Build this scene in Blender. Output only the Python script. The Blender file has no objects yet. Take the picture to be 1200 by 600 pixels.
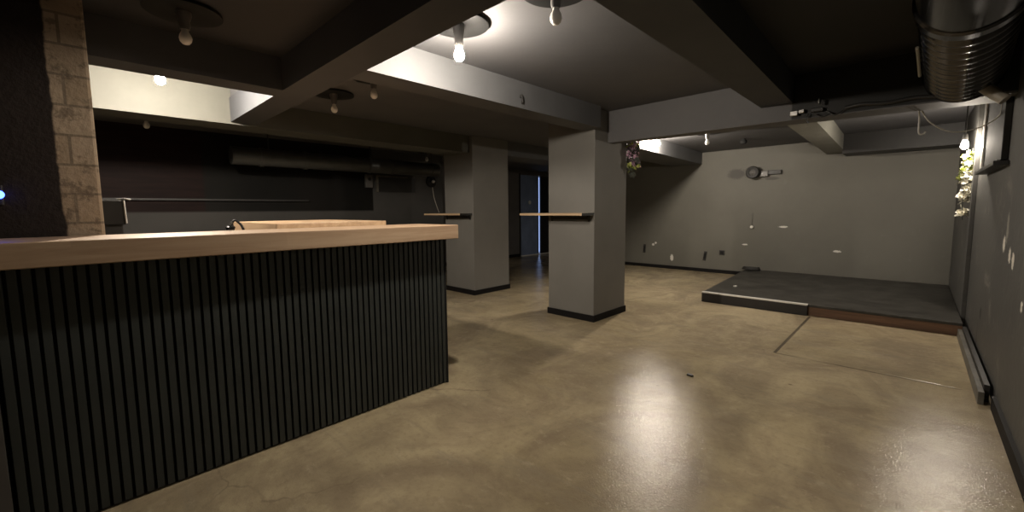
import bpy, bmesh, math, random
from mathutils import Vector, Matrix
random.seed(7)
S = bpy.context.scene
C = S.collection

# ------------------------------------------------------------------ camera, world, exposure
def make_camera():
    yaw, pitch, roll, eye = 0.76864573, 0.09329881, -0.01017563, 1.3
    cy, sy, cp, sp = math.cos(yaw), math.sin(yaw), math.cos(pitch), math.sin(pitch)
    f = Vector((-sy*cp, cy*cp, -sp)); r = Vector((cy, sy, 0)); u = r.cross(f)
    cr, sr = math.cos(roll), math.sin(roll)
    r2, u2 = cr*r + sr*u, -sr*r + cr*u
    cam = bpy.data.cameras.new('camera'); o = bpy.data.objects.new('camera', cam); C.objects.link(o)
    m = Matrix((r2, u2, -f)).transposed().to_4x4(); m.translation = (0, 0, eye); o.matrix_world = m
    cam.sensor_fit = 'HORIZONTAL'; cam.sensor_width = 36; cam.lens = 490/1200*36
    cam.shift_y = -7.7/1200; cam.clip_start = 0.02
    S.camera = o
make_camera()
S.view_settings.view_transform = 'Standard'; S.view_settings.look = 'None'
S.view_settings.gamma = 1; S.view_settings.use_curve_mapping = False
S.view_settings.exposure = 0.25
W = bpy.data.worlds.new('world'); S.world = W; W.use_nodes = True
W.node_tree.nodes['Background'].inputs[0].default_value = (0.40, 0.56, 1.0, 1)     # blue daylight, seen only through the door gap
W.node_tree.nodes['Background'].inputs[1].default_value = 1.1
BULB = 2600.0                                                                       # radiance of a lit bulb
BULB_COL = (1.0, 0.885, 0.74)
BULB_GAIN = {'hall': 0.68, 'bar': 1.3, 'stage': 1.18, 'corner': 0.42}

# ------------------------------------------------------------------ materials
class N:
    """tiny node-graph helper"""
    def __init__(s, name):
        s.m = bpy.data.materials.new(name); s.m.use_nodes = True
        s.t = s.m.node_tree; s.b = s.t.nodes['Principled BSDF']
        s.pos = s.t.nodes.new('ShaderNodeTexCoord').outputs['Object']
    def link(s, a, b): s.t.links.new(a, b)
    def val(s, sock, v):
        if hasattr(v, 'is_output'): s.link(v, sock)
        else: sock.default_value = v
    def math(s, op, a, b=0.0, c=None, clamp=False):
        n = s.t.nodes.new('ShaderNodeMath'); n.operation = op; n.use_clamp = clamp
        s.val(n.inputs[0], a); s.val(n.inputs[1], b)
        if c is not None: s.val(n.inputs[2], c)
        return n.outputs[0]
    def xyz(s):
        n = s.t.nodes.new('ShaderNodeSeparateXYZ'); s.link(s.pos, n.inputs[0]); return n.outputs
    def scaled(s, sc):
        n = s.t.nodes.new('ShaderNodeMapping'); n.inputs['Scale'].default_value = sc
        s.link(s.pos, n.inputs[0]); return n.outputs[0]
    def noise(s, scale, detail=5, rough=0.6, vec=None, dist=0.0):
        n = s.t.nodes.new('ShaderNodeTexNoise'); n.inputs['Scale'].default_value = scale
        n.inputs['Detail'].default_value = detail; n.inputs['Roughness'].default_value = rough
        n.inputs['Distortion'].default_value = dist
        s.link(vec or s.pos, n.inputs['Vector']); return n.outputs['Fac']
    def ramp(s, fac, lo, hi, a=0.0, b=1.0):
        n = s.t.nodes.new('ShaderNodeMapRange'); n.interpolation_type = 'SMOOTHSTEP'
        s.val(n.inputs[0], fac)
        for i, v in enumerate((lo, hi, a, b)): n.inputs[i+1].default_value = v
        return n.outputs[0]
    def mix(s, fac, a, b):
        n = s.t.nodes.new('ShaderNodeMix'); n.data_type = 'RGBA'
        s.val(n.inputs[0], fac)
        for i, v in ((6, a), (7, b)):
            if hasattr(v, 'is_output'): s.link(v, n.inputs[i])
            else: n.inputs[i].default_value = (*v, 1)
        return n.outputs[2]
    def col(s, c):
        if hasattr(c, 'is_output'): s.link(c, s.b.inputs['Base Color'])
        else: s.b.inputs['Base Color'].default_value = (*c, 1)
    def set(s, rough=0.6, metal=0.0, spec=0.5):
        s.val(s.b.inputs['Roughness'], rough); s.b.inputs['Metallic'].default_value = metal
        s.b.inputs['Specular IOR Level'].default_value = spec
    def bump(s, h, strength=0.2, dist=0.01):
        n = s.t.nodes.new('ShaderNodeBump'); n.inputs['Strength'].default_value = strength
        n.inputs['Distance'].default_value = dist; s.link(h, n.inputs['Height'])
        s.link(n.outputs[0], s.b.inputs['Normal'])

def simple(name, c, rough=0.6, metal=0.0, var=0.15, scale=6, bump=0.0, spec=0.5):
    n = N(name); f = n.noise(scale)
    d = tuple(v*(1-var) for v in c); e = tuple(min(1, v*(1+var)) for v in c)
    n.col(n.mix(n.ramp(f, 0.3, 0.7), d, e)); n.set(rough, metal, spec)
    if bump: n.bump(n.noise(scale*8), bump, 0.004)
    return n.m

PAINT = (0.134, 0.129, 0.111)
def paint_mat(name, c=PAINT, rough=0.62, var=0.10):
    n = N(name)
    f = n.ramp(n.noise(1.7, 6), 0.3, 0.7); g = n.noise(45, 3)
    a = tuple(v*(1-var) for v in c); b = tuple(v*(1+var) for v in c)
    n.col(n.mix(f, a, b)); n.set(rough, 0, 0.35); n.bump(g, 0.12, 0.004)
    return n.m

def spots(n, base, pts, colour):
    """chips of bare plaster: ellipses (axis a, axis b, centre, radii) mixed over a base colour"""
    o = n.xyz(); wob = n.noise(60, 3)
    for (ax, ay, ca, cb, ra, rb) in pts:
        da = n.math('DIVIDE', n.math('SUBTRACT', o[ax], ca), ra)
        db = n.math('DIVIDE', n.math('SUBTRACT', o[ay], cb), rb)
        d = n.math('ADD', n.math('MULTIPLY', da, da), n.math('MULTIPLY', db, db))
        d = n.math('ADD', d, n.math('MULTIPLY', n.math('SUBTRACT', wob, 0.5), 3.2))
        base = n.mix(n.ramp(d, 0.7, 1.0, 1.0, 0.0), base, colour)
    return base

def floor_mat():
    n = N('polished_concrete'); o = n.xyz()
    big = n.ramp(n.noise(0.55, 4, 0.6, dist=0.8), 0.36, 0.64)
    mid = n.ramp(n.noise(1.6, 7, 0.65, n.scaled((1, 0.7, 1)), 1.2), 0.34, 0.68)
    fine = n.ramp(n.noise(7, 8, 0.6, n.scaled((0.45, 1, 1)), 0.6), 0.2, 0.85)
    c = n.mix(big, (0.38, 0.31, 0.185), (0.53, 0.44, 0.28))
    c = n.mix(n.math('MULTIPLY', n.math('SUBTRACT', 1.0, mid), 0.75), c, (0.215, 0.165, 0.115))
    c = n.mix(n.math('MULTIPLY', fine, 0.28), c, (0.60, 0.50, 0.33))
    # greyish trowelled streaks along x
    st = n.ramp(n.noise(3.0, 6, 0.7, n.scaled((0.35, 2.2, 1)), 0.8), 0.5, 0.72)
    c = n.mix(n.math('MULTIPLY', st, 0.45), c, (0.30, 0.26, 0.19))
    # grain and small blotches
    c = n.mix(n.math('MULTIPLY', n.ramp(n.noise(28, 6, 0.75), 0.48, 0.66), 0.30), c, (0.24, 0.19, 0.125))
    c = n.mix(n.math('MULTIPLY', n.ramp(n.noise(13, 7, 0.75, n.scaled((0.7, 1, 1))), 0.54, 0.70), 0.30), c, (0.66, 0.56, 0.39))
    # fine cracks
    v = n.t.nodes.new('ShaderNodeTexVoronoi'); v.feature = 'DISTANCE_TO_EDGE'; v.inputs['Scale'].default_value = 0.75
    wv = n.t.nodes.new('ShaderNodeVectorMath'); wv.operation = 'ADD'
    nn = n.t.nodes.new('ShaderNodeTexNoise'); nn.inputs['Scale'].default_value = 1.6; nn.inputs['Detail'].default_value = 6
    n.link(n.pos, nn.inputs['Vector']); n.link(n.pos, wv.inputs[0]); n.link(nn.outputs['Color'], wv.inputs[1])
    n.link(wv.outputs[0], v.inputs['Vector'])
    crack = n.ramp(v.outputs['Distance'], 0.0, 0.012, 1.0, 0.0)
    crack = n.math('MULTIPLY', crack, n.ramp(n.noise(0.9, 3), 0.5, 0.66))
    c = n.mix(n.math('MULTIPLY', crack, 0.55), c, (0.18, 0.14, 0.10))
    # saw-cut joint of the patched slab in front of the stage
    jx = n.ramp(n.math('ABSOLUTE', n.math('ADD', o[0], 0.852)), 0.008, 0.016, 1.0, 0.0)
    jr = n.math('MULTIPLY', n.ramp(o[1], 4.26, 4.28), n.ramp(o[1], 5.97, 6.0, 1.0, 0.0))
    j = n.math('MULTIPLY', jx, jr)
    ky = n.ramp(n.math('ABSOLUTE', n.math('SUBTRACT', o[1], 4.27)), 0.004, 0.02, 1.0, 0.0)
    kr = n.math('MULTIPLY', n.ramp(o[0], -0.86, -0.84), n.ramp(n.noise(2.2, 3), 0.4, 0.6))
    j = n.math('MAXIMUM', j, n.math('MULTIPLY', n.math('MULTIPLY', ky, kr), 0.6))
    c = n.mix(n.math('MULTIPLY', j, 0.85), c, (0.07, 0.055, 0.04))
    # small dark drips
    vd = n.t.nodes.new('ShaderNodeTexVoronoi'); vd.inputs['Scale'].default_value = 2.6; n.link(n.pos, vd.inputs['Vector'])
    dr = n.ramp(vd.outputs['Distance'], 0.02, 0.045, 1.0, 0.0)
    c = n.mix(n.math('MULTIPLY', dr, 0.55), c, (0.10, 0.075, 0.05))
    n.col(c)
    rg = n.ramp(n.noise(2.5, 5), 0.3, 0.7, 0.13, 0.22)
    n.set(rg, 0, 0.24)
    h = n.math('ADD', n.math('MULTIPLY', n.noise(110, 3), 0.55), n.math('MULTIPLY', n.noise(9, 5), 0.5))
    h = n.math('SUBTRACT', h, n.math('MULTIPLY', j, 2.0))
    n.bump(h, 0.48, 0.005)
    return n.m

def wood_mat(name, a, b, axis, rough=0.4):
    n = N(name)
    sc = [14, 14, 14]; sc[axis] = 0.9
    g = n.ramp(n.noise(1.6, 8, 0.65, n.scaled(tuple(sc)), 0.5), 0.3, 0.72)
    sc2 = [9, 9, 9]; sc2[axis] = 1.3
    # butcher-block staves: a different tone for each stave
    v = n.t.nodes.new('ShaderNodeTexVoronoi'); v.inputs['Scale'].default_value = 1.0; v.distance = 'CHEBYCHEV'
    n.link(n.scaled(tuple(sc2)), v.inputs['Vector'])
    sp = n.t.nodes.new('ShaderNodeSeparateColor'); n.link(v.outputs['Color'], sp.inputs[0])
    c = n.mix(g, a, b)
    c = n.mix(n.math('MULTIPLY', sp.outputs[0], 0.30), c, tuple(v_*0.55 for v_ in a))
    n.col(c); n.set(rough, 0, 0.45); n.bump(g, 0.08, 0.002)
    return n.m

def ceiling_mat():
    # grey bays, with the bays over the bar front and over the duct coloured near black
    n = N('ceiling_paint'); o = n.xyz()
    f = n.ramp(n.noise(1.5, 6), 0.3, 0.7)
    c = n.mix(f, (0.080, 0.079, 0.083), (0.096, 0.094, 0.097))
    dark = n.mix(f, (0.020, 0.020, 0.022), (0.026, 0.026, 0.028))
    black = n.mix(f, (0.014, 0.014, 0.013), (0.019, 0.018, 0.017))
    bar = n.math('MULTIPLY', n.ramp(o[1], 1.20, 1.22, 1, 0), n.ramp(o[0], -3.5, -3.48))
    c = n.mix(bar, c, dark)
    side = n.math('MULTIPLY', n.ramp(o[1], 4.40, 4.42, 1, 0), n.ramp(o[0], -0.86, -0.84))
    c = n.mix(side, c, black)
    n.col(c); n.set(0.65, 0, 0.35); n.bump(n.noise(45, 3), 0.12, 0.004)
    return n.m

def crossbeam_mat():
    # grey, with the face inside the duct bay coloured near black
    n = N('crossbeam_paint'); o = n.xyz()
    f = n.ramp(n.noise(1.5, 6), 0.3, 0.7)
    c = n.mix(f, (0.098, 0.096, 0.098), (0.115, 0.112, 0.113))
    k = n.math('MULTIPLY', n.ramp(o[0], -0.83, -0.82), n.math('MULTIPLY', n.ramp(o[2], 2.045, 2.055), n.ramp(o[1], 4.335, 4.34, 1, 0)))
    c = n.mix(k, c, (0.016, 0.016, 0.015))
    n.col(c); n.set(0.62, 0, 0.35); n.bump(n.noise(45, 3), 0.12, 0.004)
    return n.m

def wall_left_mat():
    n = N('bar_back_wall_paint'); o = n.xyz()
    f = n.ramp(n.noise(1.3, 6), 0.3, 0.7)
    grey = n.mix(f, (0.060, 0.059, 0.057), (0.076, 0.073, 0.070))
    black = n.mix(f, (0.007, 0.007, 0.0065), (0.012, 0.011, 0.010))
    red = n.mix(n.ramp(n.noise(2, 4, 0.6, n.scaled((1, 1, 9))), 0.35, 0.65), (0.012, 0.006, 0.0055), (0.018, 0.009, 0.008))
    c = n.mix(n.ramp(o[1], 1.22, 1.26, 1, 0), black, red)
    up = n.math('MULTIPLY', n.ramp(o[2], 1.30, 1.34), n.ramp(o[1], 3.73, 3.75, 1, 0))
    c = n.mix(up, grey, c)
    n.col(c); n.set(0.6, 0, 0.12)
    return n.m

def wall_back_mat():
    n = N('back_wall_paint')
    f = n.ramp(n.noise(1.1, 6), 0.3, 0.7)
    c = n.mix(f, tuple(v*0.92 for v in PAINT), tuple(v*1.06 for v in PAINT))
    c = n.mix(n.math('MULTIPLY', n.ramp(n.noise(5, 6, 0.7), 0.62, 0.75), 0.25), c, (0.2, 0.19, 0.175))
    P = [(0, 2, -4.14, 0.55, 0.025, 0.03), (0, 2, -4.20, 0.51, 0.03, 0.03), (0, 2, -3.77, 0.245, 0.035, 0.075),
         (0, 2, -1.73, 0.95, 0.075, 0.018), (0, 2, -0.94, 0.55, 0.06, 0.02), (0, 2, -2.35, 0.60, 0.05, 0.015)]
    c = spots(n, c, P, (0.62, 0.60, 0.55))
    c = spots(n, c, [(0, 2, -2.55, 1.95, 0.16, 0.10), (0, 2, -1.95, 1.83, 0.12, 0.03)], (0.075, 0.07, 0.064))
    n.col(c); n.set(0.6, 0, 0.35); n.bump(n.noise(40, 3), 0.12, 0.004)
    return n.m

def wall_right_mat():
    n = N('right_wall_paint')
    f = n.ramp(n.noise(0.9, 6), 0.3, 0.7)
    c = n.mix(f, (0.052, 0.051, 0.048), (0.070, 0.068, 0.062))
    c = n.mix(n.math('MULTIPLY', n.ramp(n.noise(2.2, 7, 0.7, n.scaled((1, 0.8, 1)), 1.0), 0.55, 0.72), 0.45), c, (0.24, 0.22, 0.19))
    c = n.mix(n.math('MULTIPLY', n.ramp(n.noise(6, 7, 0.75), 0.68, 0.74), 0.6), c, (0.05, 0.045, 0.04))
    P = [(1, 2, 4.29, 1.04, 0.055, 0.055), (1, 2, 4.02, 0.985, 0.045, 0.05), (1, 2, 3.88, 0.965, 0.05, 0.055), (1, 2, 3.47, 0.757, 0.03, 0.035)]
    c = spots(n, c, P, (0.60, 0.57, 0.50))
    c = spots(n, c, [(1, 2, 4.20, 1.15, 0.04, 0.12)], (0.22, 0.21, 0.18))
    c = spots(n, c, [(1, 2, 5.2, 0.40, 0.06, 0.06), (1, 2, 5.32, 0.15, 0.03, 0.16)], (0.02, 0.018, 0.015))
    n.col(c); n.set(0.55, 0, 0.4); n.bump(n.noise(14, 6), 0.3, 0.01)
    return n.m

def pier_mat():
    n = N('pier_brick_and_paint'); o = n.xyz()
    t = n.t.nodes.new('ShaderNodeTexBrick'); mp = n.t.nodes.new('ShaderNodeMapping')
    cb = n.t.nodes.new('ShaderNodeCombineXYZ'); n.link(o[1], cb.inputs[0]); n.link(o[2], cb.inputs[1])
    n.link(cb.outputs[0], t.inputs['Vector']); t.inputs['Scale'].default_value = 1.0
    t.inputs['Brick Width'].default_value = 0.25; t.inputs['Row Height'].default_value = 0.14
    t.inputs['Mortar Size'].default_value = 0.006
    t.inputs['Color1'].default_value = (0.30, 0.235, 0.17, 1); t.inputs['Color2'].default_value = (0.25, 0.19, 0.13, 1)
    t.inputs['Mortar'].default_value = (0.16, 0.125, 0.09, 1)
    c = n.mix(n.math('MULTIPLY', n.ramp(n.noise(13, 6, 0.7), 0.52, 0.62), 0.75), t.outputs['Color'], (0.12, 0.09, 0.065))
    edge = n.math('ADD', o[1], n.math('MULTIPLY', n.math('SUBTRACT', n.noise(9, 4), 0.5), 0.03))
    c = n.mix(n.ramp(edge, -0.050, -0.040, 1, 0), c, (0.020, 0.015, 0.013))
    n.col(c); n.set(0.85, 0, 0.2); n.bump(n.noise(30, 6), 0.6, 0.01)
    return n.m

def emit(name, c, k):
    m = bpy.data.materials.new(name); m.use_nodes = True
    t = m.node_tree; t.nodes.remove(t.nodes['Principled BSDF'])
    e = t.nodes.new('ShaderNodeEmission'); e.inputs[0].default_value = (*c, 1); e.inputs[1].default_value = k
    t.links.new(e.outputs[0], t.nodes['Material Output'].inputs[0])
    return m

M = dict(
    paint=paint_mat('grey_paint', (0.12, 0.113, 0.108)), beam=paint_mat('beam_paint', (0.094, 0.095, 0.099)), column=paint_mat('column_paint', (0.166, 0.160, 0.147), 0.6, 0.06),
    ceiling=ceiling_mat(), brightened_beam=paint_mat('brightened_beam_paint', (0.22, 0.215, 0.185)), beam_dark=paint_mat('dark_beam_paint', (0.058, 0.060, 0.066)), crossbeam=crossbeam_mat(), bar_beam=paint_mat('pale_beam_paint', (0.095, 0.094, 0.080)),
    floor=floor_mat(), wall_left=wall_left_mat(), wall_back=wall_back_mat(), wall_right=wall_right_mat(), pier=pier_mat(),
    bar_wood=wood_mat('beech_worktop', (0.42, 0.28, 0.18), (0.56, 0.41, 0.28), 1),
    slab_wood=wood_mat('beech_slab', (0.50, 0.33, 0.20), (0.64, 0.46, 0.29), 0),
    shelf_wood=wood_mat('shelf_oak', (0.50, 0.34, 0.20), (0.60, 0.44, 0.28), 0),
    old_wood=wood_mat('brown_board', (0.11, 0.06, 0.036), (0.19, 0.105, 0.062), 0, 0.6),
    slat=simple('anthracite_slat', (0.040, 0.047, 0.046), 0.5, var=0.15, scale=4),
    felt=simple('black_felt', (0.006, 0.006, 0.006), 0.9),
    black=simple('black_paint', (0.018, 0.017, 0.016), 0.5),
    blackmetal=simple('black_metal', (0.02, 0.02, 0.02), 0.4, 0.3),
    skirting=simple('black_skirting', (0.010, 0.009, 0.009), 0.6, spec=0.12),
    plate=simple('lamp_plate_black', (0.009, 0.009, 0.009), 0.6, spec=0.2),
    plate_grey=simple('lamp_plate_grey', (0.11, 0.105, 0.10), 0.45), plate_lit=simple('dark_dish', (0.006, 0.006, 0.006), 0.6, spec=0.1),
    opal=simple('opal_glass', (0.72, 0.70, 0.66), 0.15, var=0.02),
    socket=simple('lamp_socket', (0.10, 0.095, 0.09), 0.4),
    steel=simple('brushed_steel', (0.55, 0.54, 0.52), 0.28, 1.0, var=0.08),
    duct=simple('dark_duct', (0.085, 0.082, 0.08), 0.15, 0.95, var=0.12),
    duct_far=simple('painted_duct', (0.07, 0.07, 0.066), 0.35, 0.3, var=0.12),
    alu=simple('aluminium_trim', (0.78, 0.76, 0.72), 0.4, 0.1, var=0.05),
    deck=simple('stage_lino', (0.034, 0.032, 0.028), 0.45, var=0.45, scale=5, bump=0.15),
    fascia=simple('stage_fascia', (0.020, 0.018, 0.018), 0.45),
    white=simple('white_plastic', (0.70, 0.68, 0.63), 0.45, var=0.05),
    cable=simple('pale_cable', (0.42, 0.40, 0.35), 0.5, var=0.05),
    door=simple('daylight_tinted_door', (0.19, 0.24, 0.36), 0.4, var=0.12, scale=3),  # blue tint of the outside daylight is put into the leaf's colour
    plank=simple('grey_plank', (0.105, 0.097, 0.080), 0.6, var=0.3, scale=7),
    pipe=simple('beige_pipe', (0.30, 0.27, 0.22), 0.5),
    leaf=simple('yellow_green_leaf', (0.40, 0.46, 0.10), 0.5, var=0.4, scale=30),
    pink=simple('mauve_flower', (0.52, 0.33, 0.44), 0.6, var=0.4, scale=30),
    cream=simple('cream_flower', (0.82, 0.79, 0.68), 0.6, var=0.2, scale=30),
    darkleaf=simple('dark_leaf', (0.05, 0.055, 0.045), 0.6, var=0.4, scale=30),
    board=simple('dull_board', (0.020, 0.019, 0.017), 0.8, spec=0.12),
    led=emit('blue_led', (0.03, 0.07, 1.0), 14.0),
)

# ------------------------------------------------------------------ mesh helpers
def box(bm, x0, x1, y0, y1, z0, z1):
    v = [bm.verts.new((x, y, z)) for z in (z0, z1) for x, y in ((x0, y0), (x1, y0), (x1, y1), (x0, y1))]
    for f in ((3, 2, 1, 0), (4, 5, 6, 7), (0, 1, 5, 4), (1, 2, 6, 5), (2, 3, 7, 6), (3, 0, 4, 7)):
        bm.faces.new([v[i] for i in f])
def prism(bm, pts, z0, z1):
    """pts counter-clockwise; z1 may be a list"""
    a = [bm.verts.new((x, y, z0 if not isinstance(z0, (list, tuple)) else z0[i])) for i, (x, y) in enumerate(pts)]
    b = [bm.verts.new((x, y, z1)) for x, y in pts]
    k = len(pts); bm.faces.new(a[::-1]); bm.faces.new(b)
    for i in range(k): bm.faces.new((a[i], a[(i+1) % k], b[(i+1) % k], b[i]))
def lathe(bm, prof, centre=(0, 0, 0), seg=32, axis='z'):
    """revolve (radius, height) pairs round an axis through centre"""
    cx, cy, cz = centre; rings = []
    for r, h in prof:
        ring = []
        for i in range(seg):
            t = 2*math.pi*i/seg; a, b = r*math.cos(t), r*math.sin(t)
            p = {'z': (cx+a, cy+b, cz+h), 'y': (cx+b, cy+h, cz+a), 'x': (cx+h, cy+a, cz+b)}[axis]
            ring.append(bm.verts.new(p))
        rings.append(ring)
    for A, B in zip(rings, rings[1:]):
        for i in range(seg): bm.faces.new((A[i], A[(i+1) % seg], B[(i+1) % seg], B[i]))
    bm.faces.new(rings[0][::-1]); bm.faces.new(rings[-1])
def tube(bm, pts, r, seg=10):
    pts = [Vector(p) for p in pts]; rings = []; up = Vector((0.13, 0.21, 0.97))
    for i, p in enumerate(pts):
        d = (pts[min(i+1, len(pts)-1)] - pts[max(i-1, 0)]).normalized()
        a = d.cross(up)
        if a.length < 1e-3: a = d.cross(Vector((1, 0, 0)))
        a.normalize(); b = d.cross(a)
        rr = r[i] if isinstance(r, (list, tuple)) else r
        rings.append([bm.verts.new(p + rr*(math.cos(2*math.pi*k/seg)*a + math.sin(2*math.pi*k/seg)*b)) for k in range(seg)])
    for A, B in zip(rings, rings[1:]):
        for k in range(seg): bm.faces.new((A[k], A[(k+1) % seg], B[(k+1) % seg], B[k]))
    bm.faces.new(rings[0][::-1]); bm.faces.new(rings[-1])
def curve_pts(p, n=8):
    """smooth (Catmull-Rom) run through control points"""
    p = [Vector(q) for q in p]; q = [2*p[0]-p[1]] + p + [2*p[-1]-p[-2]]; out = []
    for i in range(1, len(q)-2):
        for k in range(n):
            t = k/n; a, b, c, d = q[i-1:i+3]
            out.append(0.5*((2*b)+(c-a)*t+(2*a-5*b+4*c-d)*t*t+(3*b-a-3*c+d)*t**3))
    return out + [p[-1]]
def obj(name, fill, mat, parent=None, smooth=False, bevel=0.0, loc=None):
    """one mesh object; fill(bm) adds its geometry in world coordinates (in the parent's when parented)"""
    bm = bmesh.new(); fill(bm)
    bmesh.ops.recalc_face_normals(bm, faces=bm.faces)
    me = bpy.data.meshes.new(name); bm.to_mesh(me); bm.free()
    o = bpy.data.objects.new(name, me); C.objects.link(o)
    for m in (mat if isinstance(mat, (list, tuple)) else (mat,)): me.materials.append(m)
    if smooth:
        for p in me.polygons: p.use_smooth = True
        md = o.modifiers.new('edges', 'EDGE_SPLIT'); md.split_angle = math.radians(40)
    if bevel:
        b = o.modifiers.new('bevel', 'BEVEL'); b.width = bevel; b.segments = 2; b.limit_method = 'ANGLE'
    if parent: o.parent = parent
    if loc: o.location = loc
    return o
def tag(o, label, cat, group=None):
    o['label'] = label; o['category'] = cat
    if group: o['group'] = group
    return o
def thing(name, label, cat, loc=(0, 0, 0), group=None):
    o = bpy.data.objects.new(name, None); C.objects.link(o); o.location = loc; o.empty_display_size = 0.1
    return tag(o, label, cat, group)
def struct(name, fill, mat, parent=None, **k):
    o = obj(name, fill, mat, parent, **k)
    if parent is None: o['kind'] = 'structure'
    return o
def B(*a): return lambda bm: box(bm, *a)
def dup(root, loc, label=None, group=None):
    r = root.copy(); C.objects.link(r); r.location = loc
    if label: r['label'] = label
    if group: r['group'] = group
    for ch in list(root.children):
        c = ch.copy(); C.objects.link(c); c.parent = r
        for g in ch.children:
            d = g.copy(); C.objects.link(d); d.parent = c
    return r

# ------------------------------------------------------------------ the room
CEIL, BEAM = 2.42, 2.19
XR, YB, XL = 0.43, 8.88, -7.1
struct('floor', B(-8.4, 0.7, -3.3, 10.5, -0.2, 0), M['floor'])
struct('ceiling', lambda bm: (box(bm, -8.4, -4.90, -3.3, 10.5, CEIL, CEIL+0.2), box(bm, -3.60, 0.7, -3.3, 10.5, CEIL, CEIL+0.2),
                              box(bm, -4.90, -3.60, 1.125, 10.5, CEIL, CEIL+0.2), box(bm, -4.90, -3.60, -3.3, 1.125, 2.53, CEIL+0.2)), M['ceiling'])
struct('wall_right', B(XR, XR+0.27, -3.3, YB, 0, CEIL), M['wall_right'])
struct('wall_back', B(-5.2, 0.7, YB, YB+0.3, 0, CEIL), M['wall_back'])
struct('wall_front', B(-7.1, XR, -3.3, -3.0, 0, CEIL), M['paint'])
struct('wall_left', B(XL-0.3, XL, -3.3, 5.3, 0, CEIL), M['wall_left'])
struct('wall_hall_side', B(-8.4, XL-0.3, 5.0, 5.3, 0, CEIL), M['paint'])
struct('wall_hall_end', B(-8.1, -5.2, 10.2, 10.5, 0, CEIL), M['paint'])
struct('wall_hall_return', B(-5.2, -4.95, YB+0.3, 10.2, 0, CEIL), M['paint'])
# hall wall with the doorway to daylight (gap beside the door leaf)
struct('wall_hall_far', lambda bm: (box(bm, -8.3, -8.0, 5.3, 8.62, 0, CEIL), box(bm, -8.3, -8.0, 9.95, 10.5, 0, CEIL),
                                    box(bm, -8.3, -8.0, 8.62, 9.95, 2.28, CEIL)), M['paint'])
d = struct('door_1', B(-8.06, -8.012, 8.63, 9.42, 0.02, 2.28), M['door'], bevel=0.004)
obj('door_handle', lambda bm: lathe(bm, [(0.0, 0), (0.05, 0.002), (0.055, 0.02), (0.03, 0.035), (0.0, 0.036)], (-8.012, 9.02, 1.52), 16, 'x'), M['white'], d, smooth=True)
obj('door_edge_strip', B(-8.011, -8.004, 9.385, 9.42, 0.02, 2.27), M['black'], d)
struct('trim_door_frame', lambda bm: (box(bm, -8.03, -7.985, 9.485, 9.97, 0, 2.28), box(bm, -8.03, -7.985, 8.58, 8.625, 0, 2.32)), M['black'])
struct('trim_door_threshold', B(-8.3, -7.97, 8.63, 9.95, 0, 0.018), M['white'])

# ceiling beams
struct('beam', lambda bm: prism(bm, [(-4.885, 1.11), (-1.04, 1.11), (-1.04, 1.335), (-4.885, 1.335)], BEAM, CEIL), M['beam_dark'])
struct('beam', B(-2.785, -2.55, 1.335, 4.055, BEAM, CEIL), M['beam'])
struct('beam', B(-3.60, -3.385, -3.0, 1.11, BEAM, CEIL), M['beam_dark'])
struct('beam', lambda bm: prism(bm, [(-5.10, -3.0), (-4.885, -3.0), (-4.905, 4.165), (-5.38, 4.165)], BEAM-0.018, 2.53), M['bar_beam'])
struct('beam', B(-5.40, -4.86, 4.935, 10.2, BEAM, CEIL), M['beam'])
struct('beam', lambda bm: prism(bm, [(-1.02, -3.0), (-0.60, -3.0), (-0.82, 4.33), (-1.06, 4.33)], BEAM, CEIL), M['beam_dark'])
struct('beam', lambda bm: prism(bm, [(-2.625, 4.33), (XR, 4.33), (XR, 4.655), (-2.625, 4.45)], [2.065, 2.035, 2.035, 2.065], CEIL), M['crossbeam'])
struct('beam', lambda bm: prism(bm, [(-1.05, 4.56), (-0.79, 4.58), (-0.90, YB), (-1.16, YB)], BEAM, CEIL), M['brightened_beam'])  # corner bulb's light on this beam is put into its paler colour
struct('beam', lambda bm: prism(bm, [(-3.6, 4.775), (-2.93, 4.775), (-3.20, YB), (-3.8, YB)], BEAM, CEIL), M['beam'])
struct('trim_soffit', B(-0.895, XR, 8.35, YB, 2.13, CEIL), M['black'])

# columns, each with its black skirting
def column(x0, x1, y0, y1):
    c = struct('column', B(x0, x1, y0, y1, 0, CEIL), M['column'], bevel=0.006)
    t = 0.012
    obj('baseboard', lambda bm: (box(bm, x0-t, x1+t, y0-t, y0, 0, 0.075), box(bm, x1, x1+t, y0, y1+t, 0, 0.075),
                                 box(bm, x0-t, x0, y0, y1+t, 0, 0.075), box(bm, x0, x1, y1, y1+t, 0, 0.075)), M['skirting'], c)
column(-3.29, -2.625, 4.06, 4.77)
column(-5.54, -4.84, 4.17, 4.93)
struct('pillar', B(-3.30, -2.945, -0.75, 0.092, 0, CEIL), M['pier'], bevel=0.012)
struct('wall_bar_end', B(-2.86, -2.50, -1.3, -0.262, 0, 1.09), M['paint'])
struct('trim_pilaster', B(XR-0.035, XR, 6.45, YB, 0, CEIL), M['wall_right'], bevel=0.004)
# skirtings
struct('baseboard_right', B(XR-0.02, XR, -3.0, 3.98, 0, 0.085), M['skirting'])
struct('baseboard_back', B(-5.2, -2.30, YB-0.018, YB, 0, 0.07), M['skirting'])
struct('baseboard_hall', B(-8.0, -7.982, 5.3, 8.58, 0, 0.08), M['skirting'])
struct('trim_wall_ledge', B(XL, XL+0.06, -2.0, 2.6, 1.475, 1.50), M['black'])

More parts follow.
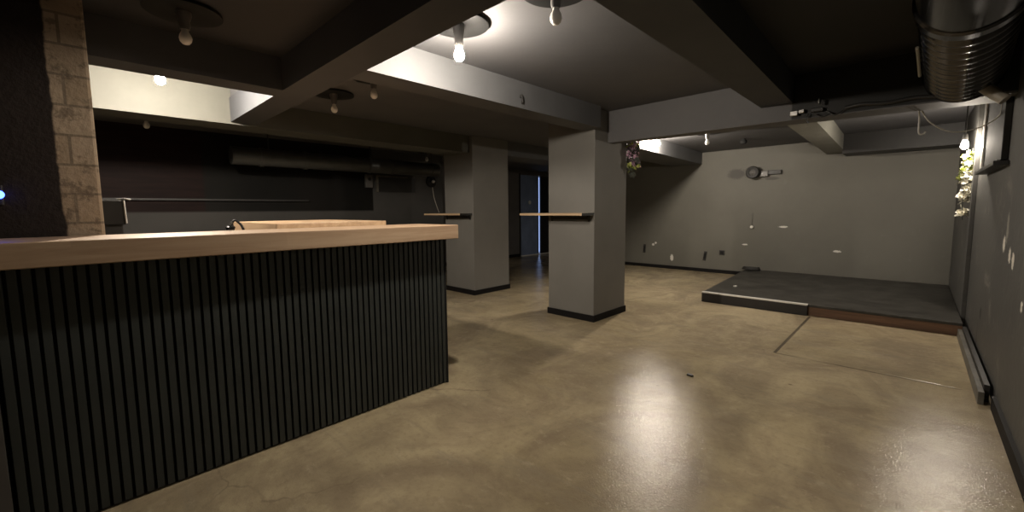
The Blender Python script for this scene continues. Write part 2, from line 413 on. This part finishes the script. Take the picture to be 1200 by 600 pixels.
# ------------------------------------------------------------------ bar counter
bar = thing('bar_counter', 'long black bar counter clad in vertical slats under a thick pale wood top', 'bar counter', (-2.6, 0.8, 0))
def rel(p, f):                                            # build in world numbers, store relative to the parent
    loc = p.location
    def g(bm):
        f(bm)
        for v in bm.verts: v.co -= loc
    return g
def slats(bm):
    n = 56; p = (1.865+0.25)/n
    for i in range(n):
        y = -0.25 + i*p
        box(bm, -2.518, -2.500, y+0.004, y+0.004+p*0.68, 0.012, 1.092)
obj('slatted_front', rel(bar, slats), M['slat'], bar)
obj('backing_panel', rel(bar, B(-2.535, -2.518, -0.25, 1.868, 0.0, 1.092)), M['felt'], bar)
obj('carcass', rel(bar, B(-2.80, -2.535, -0.25, 1.862, 0.0, 1.092)), M['black'], bar)
obj('end_trim', rel(bar, B(-2.535, -2.498, 1.862, 1.874, 0.0, 1.092)), M['felt'], bar)
obj('worktop', rel(bar, B(-2.93, -2.41, -1.3, 1.93, 1.098, 1.198)), M['bar_wood'], bar, bevel=0.004)

# second counter behind the bar, its slab end showing over the bar top
sc = thing('service_counter', 'back-bar counter with pale wooden slab showing behind the bar top', 'counter', (-3.6, 1.3, 0))
obj('worktop', rel(sc, B(-4.15, -3.05, 0.91, 1.71, 1.135, 1.228)), M['slab_wood'], sc, bevel=0.004)
obj('cabinet_body', rel(sc, B(-4.10, -3.12, 0.97, 1.65, 0, 1.134)), M['black'], sc)
lc = thing('low_cabinet', 'black low cabinet hidden behind the brick pillar and bar', 'cabinet', (-3.75, 0.3, 0))
obj('carcass', rel(lc, B(-4.05, -3.42, -0.7, 0.89, 0, 1.10)), M['black'], lc)
obj('door_leaf', rel(lc, lambda bm: [box(bm, -3.42, -3.405, y, y+0.5, 0.08, 1.06) for y in (-0.68, -0.15, 0.37)]), M['black'], lc, bevel=0.003)

till = thing('till_screen', 'black till screen with bright metal edge beside the brick pillar', 'screen', (-3.6, 0.1, 1.10))
obj('screen_panel', rel(till, B(-3.62, -3.50, -0.10, 0.205, 1.235, 1.385)), M['blackmetal'], till, bevel=0.006)
obj('stand', rel(till, B(-3.60, -3.52, -0.04, 0.19, 1.10, 1.235)), M['black'], till)
obj('edge_strip', rel(till, lambda bm: tube(bm, [(-3.497, 0.207, 1.245), (-3.497, 0.203, 1.385)], 0.006)), M['steel'], till)
obj('hook', rel(till, lambda bm: tube(bm, [(-3.50, 0.17, 1.39), (-3.50, 0.21, 1.395), (-3.495, 0.235, 1.388)], 0.006)), M['steel'], till)

tap = thing('bar_tap', 'slender black tap with a small chrome tip behind the bar', 'tap', (-3.75, 0.80, 1.10))
obj('body', rel(tap, lambda bm: lathe(bm, [(0.05, 0), (0.05, 0.015), (0.028, 0.03), (0.026, 0.07), (0.034, 0.095), (0.018, 0.11)], (-3.75, 0.80, 1.10), 20)), M['blackmetal'], tap, smooth=True)
obj('spout', rel(tap, lambda bm: tube(bm, curve_pts([(-3.75, 0.80, 1.20), (-3.75, 0.83, 1.245), (-3.735, 0.865, 1.215), (-3.72, 0.88, 1.17)]), 0.009)), M['blackmetal'], tap, smooth=True)
obj('lever', rel(tap, lambda bm: tube(bm, [(-3.74, 0.79, 1.205), (-3.70, 0.80, 1.232)], [0.010, 0.006])), M['steel'], tap, smooth=True)

led = thing('indicator_light', 'small black device with glowing blue light on the dark side of the pillar', 'light', (-2.93, -0.235, 1.39))
obj('housing', rel(led, B(-2.945, -2.92, -0.262, -0.222, 1.345, 1.435)), M['black'], led, bevel=0.004)
obj('lens', rel(led, lambda bm: lathe(bm, [(0.0, 0), (0.019, 0.001), (0.016, 0.006), (0.0, 0.009)], (-2.92, -0.236, 1.392), 16, 'x')), M['led'], led, smooth=True)

# ------------------------------------------------------------------ wall shelves on the columns
def shelf(x0, x1, yw, z, cx0, cx1, label):
    t = thing('wall_shelf', label, 'shelf', ((x0+x1)/2, yw, z))
    obj('shelf_board', rel(t, B(x0, x1, yw-0.235, yw-0.002, z-0.028, z)), M['shelf_wood'], t, bevel=0.003)
    obj('end_cap', rel(t, B(x1, x1+0.006, yw-0.235, yw-0.002, z-0.028, z)), M['black'], t)
    for bx in (cx0+0.06, cx1-0.07):
        obj('bracket', rel(t, lambda bm: (box(bm, bx-0.012, bx+0.012, yw-0.20, yw-0.004, z-0.036, z-0.0285),
                                          prism_yz(bm, bx-0.012, bx+0.012, [(yw-0.004, z-0.036), (yw-0.03, z-0.036), (yw-0.004, z-0.10)]))), M['blackmetal'], t)
    obj('rail', rel(t, B(cx0+0.072, cx1-0.082, yw-0.03, yw-0.004, z-0.075, z-0.045)), M['black'], t)
    return t
def prism_yz(bm, x0, x1, pts):
    a = [bm.verts.new((x0, y, z)) for y, z in pts]; b = [bm.verts.new((x1, y, z)) for y, z in pts]
    bm.faces.new(a); bm.faces.new(b[::-1])
    for i in range(len(pts)): bm.faces.new((a[i], b[i], b[(i+1) % len(pts)], a[(i+1) % len(pts)]))
shelf(-3.56, -2.635, 4.06, 1.262, -3.29, -2.625, 'narrow wooden drinks shelf on the front of the large near grey column')
shelf(-5.80, -4.87, 4.17, 1.262, -5.54, -4.84, 'narrow wooden drinks shelf on the grey column behind the bar end')

# ------------------------------------------------------------------ ceiling lamps
LG = 'dish shade ceiling lamps with bare bulbs'
def lamp(x, y, label, lit=0.0, drop=0.0, plate='plate', top=CEIL):
    t = thing('ceiling_lamp', label, 'ceiling lamp', (x, y, top), LG)
    dish = [(0.03, 0.0), (0.165, 0.0), (0.178, -0.004), (0.180, -0.020), (0.172, -0.022), (0.10, -0.013), (0.03, -0.012)]
    obj('dish_shade', lambda bm: lathe(bm, dish, (0, 0, 0), 48), M[plate], t, smooth=True)
    obj('socket', lambda bm: lathe(bm, [(0.022, -0.104-drop), (0.027, -0.085-drop), (0.026, -0.060-drop), (0.036, -0.030), (0.036, -0.012)], (0, 0, 0), 24), M['socket'], t, smooth=True)
    m = emit('lit_bulb', BULB_COL, BULB*lit) if lit else M['opal']
    b = [(0.001, -0.186), (0.016, -0.182), (0.027, -0.169), (0.031, -0.152), (0.027, -0.133), (0.018, -0.116), (0.016, -0.104)]
    obj('bulb', lambda bm: lathe(bm, [(p, q-drop) for p, q in b], (0, 0, 0), 24), m, t, smooth=True)
    return t
lamp(-2.035, 1.665, 'lit bare bulb in a grey dish shade on the bright ceiling above the bar end', BULB_GAIN['hall'], 0.04, 'plate_lit')
lamp(-4.05, 0.495, 'lit bare bulb in the recess behind the bar beside the brick pillar', BULB_GAIN['bar'], 0.10, top=2.53)
lamp(-2.93, 6.28, 'lit bare bulb behind the crossbeam beside the near column and flowers', BULB_GAIN['stage'], -0.03)
u = lamp(-1.375, 1.76, 'unlit lamp with black dish shade cut off by the top edge of the photo')
dup(u, (-2.98, 0.49, CEIL), 'unlit bulb in black dish shade at the top left above the bar')
dup(u, (-4.03, 1.765, CEIL), 'unlit lamp above the far bar end, fully visible between the beams')
dup(u, (-3.31, 1.79, CEIL), 'unlit lamp above the bar end, partly hidden by the lit beam')
dup(u, (-6.15, 0.60, CEIL), 'unlit lamp deep in the dark bay above the dark red wall')
dup(u, (-6.72, 4.66, CEIL), 'unlit lamp in the dark corner above the far duct end')
dup(u, (-2.295, 6.55, CEIL), 'unlit white bulb just right of the lit bulb behind the crossbeam')
kb = thing('smoke_detector', 'small black round ceiling detector right of the unlit white bulb', 'detector', (-2.10, 7.62, CEIL))
obj('body', lambda bm: lathe(bm, [(0.001, -0.085), (0.035, -0.08), (0.05, -0.06), (0.05, -0.03), (0.03, -0.015), (0.03, 0.0)], (0, 0, 0), 24), M['felt'], kb, smooth=True)
# pendant in the far right corner
pd = thing('pendant_bulb', 'lit bare bulb hanging on a cord in the right corner above the white garland', 'pendant lamp', (0.312, 6.40, CEIL))
obj('cord', lambda bm: tube(bm, [(0, 0, 0), (0, 0, -0.40)], 0.006), M['black'], pd)
obj('socket', lambda bm: lathe(bm, [(0.018, -0.455), (0.022, -0.43), (0.018, -0.39)], (0, 0, 0), 20), M['socket'], pd, smooth=True)
obj('bulb', lambda bm: lathe(bm, [(0.001, -0.542), (0.018, -0.536), (0.029, -0.520), (0.031, -0.505), (0.026, -0.48), (0.016, -0.455)], (0, 0, 0), 24), emit('lit_bulb', BULB_COL, BULB*BULB_GAIN['corner']), pd, smooth=True)

# ------------------------------------------------------------------ ventilation ducts
dt = thing('ventilation_duct', 'large dark metal duct with shiny ribs on the right under the ceiling', 'duct', (0.13, 3.6, 2.235))
obj('collar', rel(dt, lambda bm: lathe(bm, [(0.182, -0.2), (0.182, 2.72), (0.192, 2.73), (0.192, 2.80), (0.182, 2.81)], (0.12, 0, 2.225), 48, 'y')), M['duct'], dt, smooth=True)
def ribs(bm):
    prof = []
    n = 13
    for i in range(n*8+1):
        t = i/(n*8); prof.append((0.168 + 0.022*t + 0.010*math.cos(2*math.pi*n*t), 2.81 + t*1.51))
    lathe(bm, prof, (0.12, 0, 2.215), 56, 'y')
    for v in bm.verts: v.co.x += 0.055*(v.co.y-2.81)/1.51
h = obj('ribbed_hose', rel(dt, ribs), M['duct'], dt, smooth=True)
obj('hanger_strap', rel(dt, lambda bm: tube(bm, curve_pts([(-0.052, 3.25, 2.16), (-0.050, 3.55, 2.19), (-0.04, 3.95, 2.16)]), 0.008)), M['cable'], dt)
obj('outlet_pipe', rel(dt, lambda bm: tube(bm, [(0.22, 4.16, 2.12), (0.30, 4.15, 2.03), (0.36, 4.13, 1.965)], 0.034, 16)), M['pipe'], dt, smooth=True)
df = thing('ventilation_duct', 'dark round duct running along the black wall behind the bar', 'duct', (-6.5, 3.0, 2.055))
def seg(y0, y1, r): return rel(df, lambda bm: lathe(bm, [(r, y0), (r, y1)], (-6.5, 0, 2.055), 32, 'y'))
obj('pipe', seg(1.45, 4.72, 0.118), M['duct_far'], df, smooth=True)
for y in (1.78, 2.35, 3.35, 3.75, 4.55):
    obj('collar', seg(y, y+0.05, 0.128), M['duct_far'], df, smooth=True)
for y in (1.9, 3.4, 4.6): obj('hanger', rel(df, lambda bm: tube(bm, [(-6.5, y, 2.17), (-6.5, y, CEIL)], 0.008, 6)), M['blackmetal'], df)

# ------------------------------------------------------------------ stage
st = thing('stage_platform', 'low black stage platform in the far right corner with brown board edge', 'stage', (-0.9, 7.4, 0))
SX = XR - 0.04
obj('deck', rel(st, lambda bm: prism(bm, [(-2.105, 6.03), (SX, 6.03), (SX, 8.85), (-2.30, 8.85)], 0.105, 0.134)), M['deck'], st, bevel=0.003)
obj('frame', rel(st, lambda bm: prism(bm, [(-2.09, 6.10), (SX, 6.10), (SX, 8.84), (-2.28, 8.84)], 0.0, 0.105)), M['black'], st)
obj('fascia', rel(st, B(-2.11, -0.885, 6.005, 6.03, 0.0, 0.124)), M['fascia'], st)
obj('edge_trim', rel(st, B(-2.112, -0.883, 5.998, 6.055, 0.124, 0.139)), M['alu'], st)
obj('bare_board', rel(st, B(-0.885, SX, 6.04, 6.075, 0.002, 0.104)), M['old_wood'], st)
cb = thing('cable_reel', 'small black cable coil lying on the far left stage corner', 'cable', (-2.18, 8.70, 0.134))
def coil(bm):
    pts = []
    for i in range(60):
        t = i/59; a = t*6*math.pi
        pts.append((0.15*math.cos(a)*(1-0.15*t), 0.06*math.sin(a)*(1-0.15*t), 0.014+0.045*t))
    tube(bm, pts, 0.012, 8)
obj('loops', coil, M['black'], cb, smooth=True)
tag(obj('paper_scrap', lambda bm: prism(bm, [(-1.905, 6.70), (-1.875, 6.685), (-1.86, 6.72), (-1.885, 6.745)], 0.135, 0.152), M['white']), 'tiny white scrap lying on the stage', 'scrap')
def crumb(bm):
    prism(bm, [(-1.225, 3.215), (-1.185, 3.205), (-1.172, 3.222), (-1.195, 3.245), (-1.222, 3.24)], 0.0005, 0.014)
tag(obj('dark_scrap', crumb, M['black'], bevel=0.003), 'tiny black scrap lying on the concrete floor', 'scrap')

# ------------------------------------------------------------------ fittings on the back wall
YW = YB - 0.001
def wallplate(name, x, z, w, h_, mat, label, cat, tilt=0.0, group=None):
    t = thing(name, label, cat, (x, YW, z), group); t.rotation_euler = (0, tilt, 0)
    obj('plate', B(-w/2, w/2, -0.016, 0, -h_/2, h_/2), mat, t, bevel=0.003)
    obj('insert', B(-w*0.28, w*0.28, -0.022, -0.016, -h_*0.3, h_*0.3), M['felt'] if mat is not M['white'] else M['cable'], t, bevel=0.002)
    return t
wallplate('wall_socket', -4.40, 0.41, 0.055, 0.19, M['black'], 'tall black socket strip low on the back wall nearest the column', 'socket', 0.06)
wallplate('wall_socket', -3.08, 0.33, 0.055, 0.19, M['black'], 'tilted tall black socket strip on the back wall nearest the stage', 'socket', 0.14)
wallplate('wall_socket', -2.756, 0.418, 0.10, 0.09, M['black'], 'small square black socket on the back wall left of the stage', 'socket')
kn = thing('cable_stub', 'white cable stub sticking out of the back wall above the stage corner', 'cable', (-2.24, YW, 0.94))
obj('knob', lambda bm: lathe(bm, [(0.0, -0.05), (0.026, -0.045), (0.028, -0.02), (0.016, 0)], (0, 0, 0), 16, 'y'), M['white'], kn, smooth=True)
obj('wire', lambda bm: tube(bm, [(0, -0.01, 0.02), (0.003, -0.008, 0.26)], 0.004, 6), M['paint'], kn)
fn = thing('wall_speaker', 'black round speaker on a side bracket high on the back wall', 'speaker', (-2.24, YW, 1.955))
obj('body', lambda bm: lathe(bm, [(0.0, -0.13), (0.055, -0.125), (0.06, -0.14), (0.10, -0.15), (0.115, -0.13), (0.11, -0.05), (0.07, 0)], (0, 0, 0), 32, 'y'), M['black'], fn, smooth=True)
obj('cone', lambda bm: lathe(bm, [(0.0, -0.145), (0.02, -0.143), (0.03, -0.135), (0.05, -0.126)], (0, 0, 0), 24, 'y'), M['plate_grey'], fn, smooth=True)
obj('side_arm', B(0.10, 0.24, -0.07, -0.005, -0.085, 0.02), M['plate_grey'], fn, bevel=0.01)
obj('bar', B(0.22, 0.44, -0.05, 0, -0.05, 0.025), M['black'], fn, bevel=0.004)

# ------------------------------------------------------------------ right wall fittings
wb = thing('wall_board', 'tall black board with a pale-edged ledge high on the right wall', 'board', (XR, 5.03, 1.9))
obj('panel', rel(wb, B(XR-0.035, XR-0.001, 4.47, 5.60, 1.615, 2.30)), M['board'], wb, bevel=0.004)
obj('ledge', rel(wb, B(XR-0.075, XR-0.001, 4.40, 5.68, 1.575, 1.605)), M['black'], wb, bevel=0.003)
obj('bright_edge', rel(wb, B(XR-0.050, XR-0.036, 4.50, 5.58, 1.606, 1.618)), M['steel'], wb)
obj('side_trim', rel(wb, B(XR-0.045, XR-0.001, 5.60, 5.66, 1.606, 2.30)), M['alu'], wb)
lb = thing('loose_plank', 'loose grey skirting plank along the right wall next to the stage', 'plank', (0.39, 4.9, 0))
obj('plank', rel(lb, B(0.355, 0.385, 4.02, 5.98, 0.0, 0.085)), M['plank'], lb, bevel=0.003)
obj('dark_strip', rel(lb, B(0.386, 0.412, 4.10, 5.98, 0.0, 0.115)), M['black'], lb)

# ------------------------------------------------------------------ cables and clamps along the crossbeam
tag(obj('hanging_cable', lambda bm: tube(bm, curve_pts([(-0.034, 4.68, 2.05), (-0.03, 4.70, 1.98), (-0.028, 4.70, 1.89), (-0.018, 4.70, 1.868), (0.002, 4.70, 1.872), (0.010, 4.70, 1.885)]), 0.006, 8), M['cable'], smooth=True),
    'pale cable with hooked end hanging straight down from the crossbeam', 'cable')
tag(obj('drooping_cable', lambda bm: tube(bm, curve_pts([(-0.02, 4.69, 2.05), (0.03, 4.72, 1.96), (0.12, 4.74, 1.885), (0.20, 4.75, 1.865), (0.30, 4.76, 1.885), (0.39, 4.72, 1.95), (0.395, 4.67, 2.05)]), 0.005, 8), M['cable'], smooth=True),
    'pale cable drooping in a loop in front of the corner bulb', 'cable')
cl = thing('cable_clamp', 'shiny cable connectors clustered under the beam crossing on the right', 'connector', (-0.7, 4.30, 2.10))
obj('connector', rel(cl, lambda bm: (box(bm, -0.83, -0.775, 4.285, 4.325, 2.075, 2.115), box(bm, -0.77, -0.73, 4.29, 4.322, 2.09, 2.12))), M['steel'], cl, bevel=0.004)
obj('junction_box', rel(cl, B(-0.685, -0.60, 4.29, 4.326, 2.085, 2.115)), M['black'], cl, bevel=0.005)
obj('bolt', rel(cl, lambda bm: lathe(bm, [(0.011, 0), (0.011, 0.03), (0.006, 0.045)], (-0.625, 4.255, 2.135), 12)), M['steel'], cl, smooth=True)
obj('wire', rel(cl, lambda bm: [tube(bm, curve_pts(p), 0.005, 6) for p in ([(-0.70, 4.30, 2.08), (-0.71, 4.30, 2.03), (-0.695, 4.30, 2.0)], [(-0.58, 4.30, 2.08), (-0.52, 4.30, 2.04), (-0.47, 4.31, 2.07)], [(-0.66, 4.30, 2.07), (-0.60, 4.29, 2.035), (-0.54, 4.30, 2.06)])]), M['black'], cl, smooth=True)
tag(obj('beam_cable', lambda bm: tube(bm, curve_pts([(-0.46, 4.312, 2.085), (-0.36, 4.305, 2.095), (-0.22, 4.308, 2.08), (-0.06, 4.312, 2.09), (0.06, 4.312, 2.075)]), 0.014, 10), M['black'], smooth=True),
    'thick black cable running along the crossbeam face towards the ribbed duct', 'cable')
hk = thing('beam_hook', 'small black hook on the lit side of the beam above the near column', 'hook', (-2.55, 2.78, 2.27))
obj('plate', rel(hk, B(-2.549, -2.543, 2.77, 2.80, 2.225, 2.25)), M['black'], hk)
obj('hook', rel(hk, lambda bm: tube(bm, curve_pts([(-2.54, 2.785, 2.24), (-2.535, 2.77, 2.275), (-2.54, 2.765, 2.30), (-2.545, 2.755, 2.275)]), 0.006, 8)), M['black'], hk, smooth=True)

# ------------------------------------------------------------------ far left wall fittings
hb = thing('serving_hatch', 'dark recessed panel with pale corner trim on the wall behind the bar', 'hatch', (XL, 4.2, 1.8))
obj('panel', rel(hb, B(XL, XL+0.02, 3.84, 4.62, 1.66, 1.93)), M['black'], hb)
obj('corner_trim', rel(hb, lambda bm: (box(bm, XL, XL+0.035, 3.80, 3.84, 1.66, 1.96), box(bm, XL, XL+0.035, 3.84, 4.45, 1.93, 1.955))), M['plank'], hb)
wl = thing('wall_lamp', 'round black wall lamp with dangling cable left of the far column', 'wall lamp', (XL, 5.00, 1.89))
obj('plate', lambda bm: lathe(bm, [(0.115, 0.0), (0.115, 0.03), (0.09, 0.045), (0.03, 0.05)], (0, 0, 0), 32, 'x'), M['felt'], wl, smooth=True)
obj('bulb', lambda bm: lathe(bm, [(0.016, 0.05), (0.03, 0.075), (0.032, 0.10), (0.018, 0.125), (0.001, 0.13)], (0, 0, 0), 20, 'x'), M['opal'], wl, smooth=True)
obj('cord', lambda bm: tube(bm, curve_pts([(0.012, 0.03, -0.10), (0.012, 0.06, -0.30), (0.012, 0.13, -0.50), (0.012, 0.18, -0.62)]), 0.008, 8), M['cable'], wl, smooth=True)
wd = thing('wall_detector', 'small grey box under the far duct beside the serving hatch', 'box', (XL, 3.66, 1.86))
obj('case', B(0, 0.05, -0.07, 0.06, -0.13, 0.10), M['plate_grey'], wd, bevel=0.006)
obj('dial', lambda bm: lathe(bm, [(0.03, 0.05), (0.03, 0.06), (0.0, 0.062)], (0, 0, 0.02), 16, 'x'), M['black'], wd)

# ------------------------------------------------------------------ garlands of artificial flowers
def petals(bm, c, r, n, up):
    Q = Matrix.Rotation(random.uniform(0, 6.28), 3, 'Z') @ Matrix.Rotation(random.uniform(0.5, 1.5), 3, 'X')
    for i in range(n):
        a = 2*math.pi*i/n + random.random(); t = (Q @ Vector((math.cos(a), math.sin(a), random.uniform(0.0, 0.6)))).normalized()
        s = t.cross(Q @ up).normalized()*r*0.42; e = Vector((0, 0, r*0.12))
        v = [bm.verts.new(Vector(c)+q) for q in (Vector((0, 0, 0)), t*r*0.6+s+e, t*r, t*r*0.6-s+e)]
        bm.faces.new((v[0], v[1], v[2])); bm.faces.new((v[0], v[2], v[3]))
def garland(name, label, loc, stems, mats):
    t = thing(name, label, 'garland', loc)
    obj('stem', lambda bm: [tube(bm, curve_pts(s), 0.004, 6) for s in stems], M['darkleaf'], t)
    for nm, mt, z0, z1, cnt, r in mats:
        def f(bm):
            for i in range(cnt):
                s = curve_pts(random.choice(stems), 6)
                cand = [p for p in s if z0 <= p.z <= z1] or s
                p = random.choice(cand) + Vector((random.uniform(-1, 1), random.uniform(-1, 1), random.uniform(-1, 1)))*0.028
                petals(bm, p, r*random.uniform(0.7, 1.2), 6, Vector((0.2, 0.3, 1)))
        obj(nm, f, M[mt], t)
    return t
garland('flower_garland', 'mauve artificial flower garland hanging beside the near column under the crossbeam', (-2.585, 4.76, 2.07),
        [[(-0.00, 0, 0), (0.0, 0.0, -0.18), (0.01, 0, -0.33)], [(0.05, 0, 0), (0.05, 0.01, -0.12), (0.045, 0, -0.26)], [(0.09, 0, 0), (0.10, 0, -0.10), (0.10, 0, -0.24)],
         [(0.0, 0, 0), (0.05, 0, 0.0), (0.10, 0, 0)]],
        [('flowers', 'pink', -0.26, 0.0, 60, 0.034), ('leaves', 'darkleaf', -0.34, 0.0, 45, 0.040), ('leaves', 'leaf', -0.36, -0.20, 22, 0.034)])
garland('flower_garland', 'white and green artificial flower garland hanging under the corner bulb', (0.352, 6.58, 1.90),
        [[(0, 0, 0), (0.0, 0.05, -0.25), (-0.01, 0.0, -0.55), (0.0, 0, -0.75)], [(0.03, 0, 0), (0.05, 0.02, -0.3), (0.03, 0, -0.55)], [(-0.01, 0.0, -0.02), (-0.02, -0.02, -0.30), (-0.01, 0.0, -0.50)]],
        [('leaves', 'leaf', -0.34, -0.04, 26, 0.04), ('flowers', 'cream', -0.74, -0.16, 120, 0.032)])
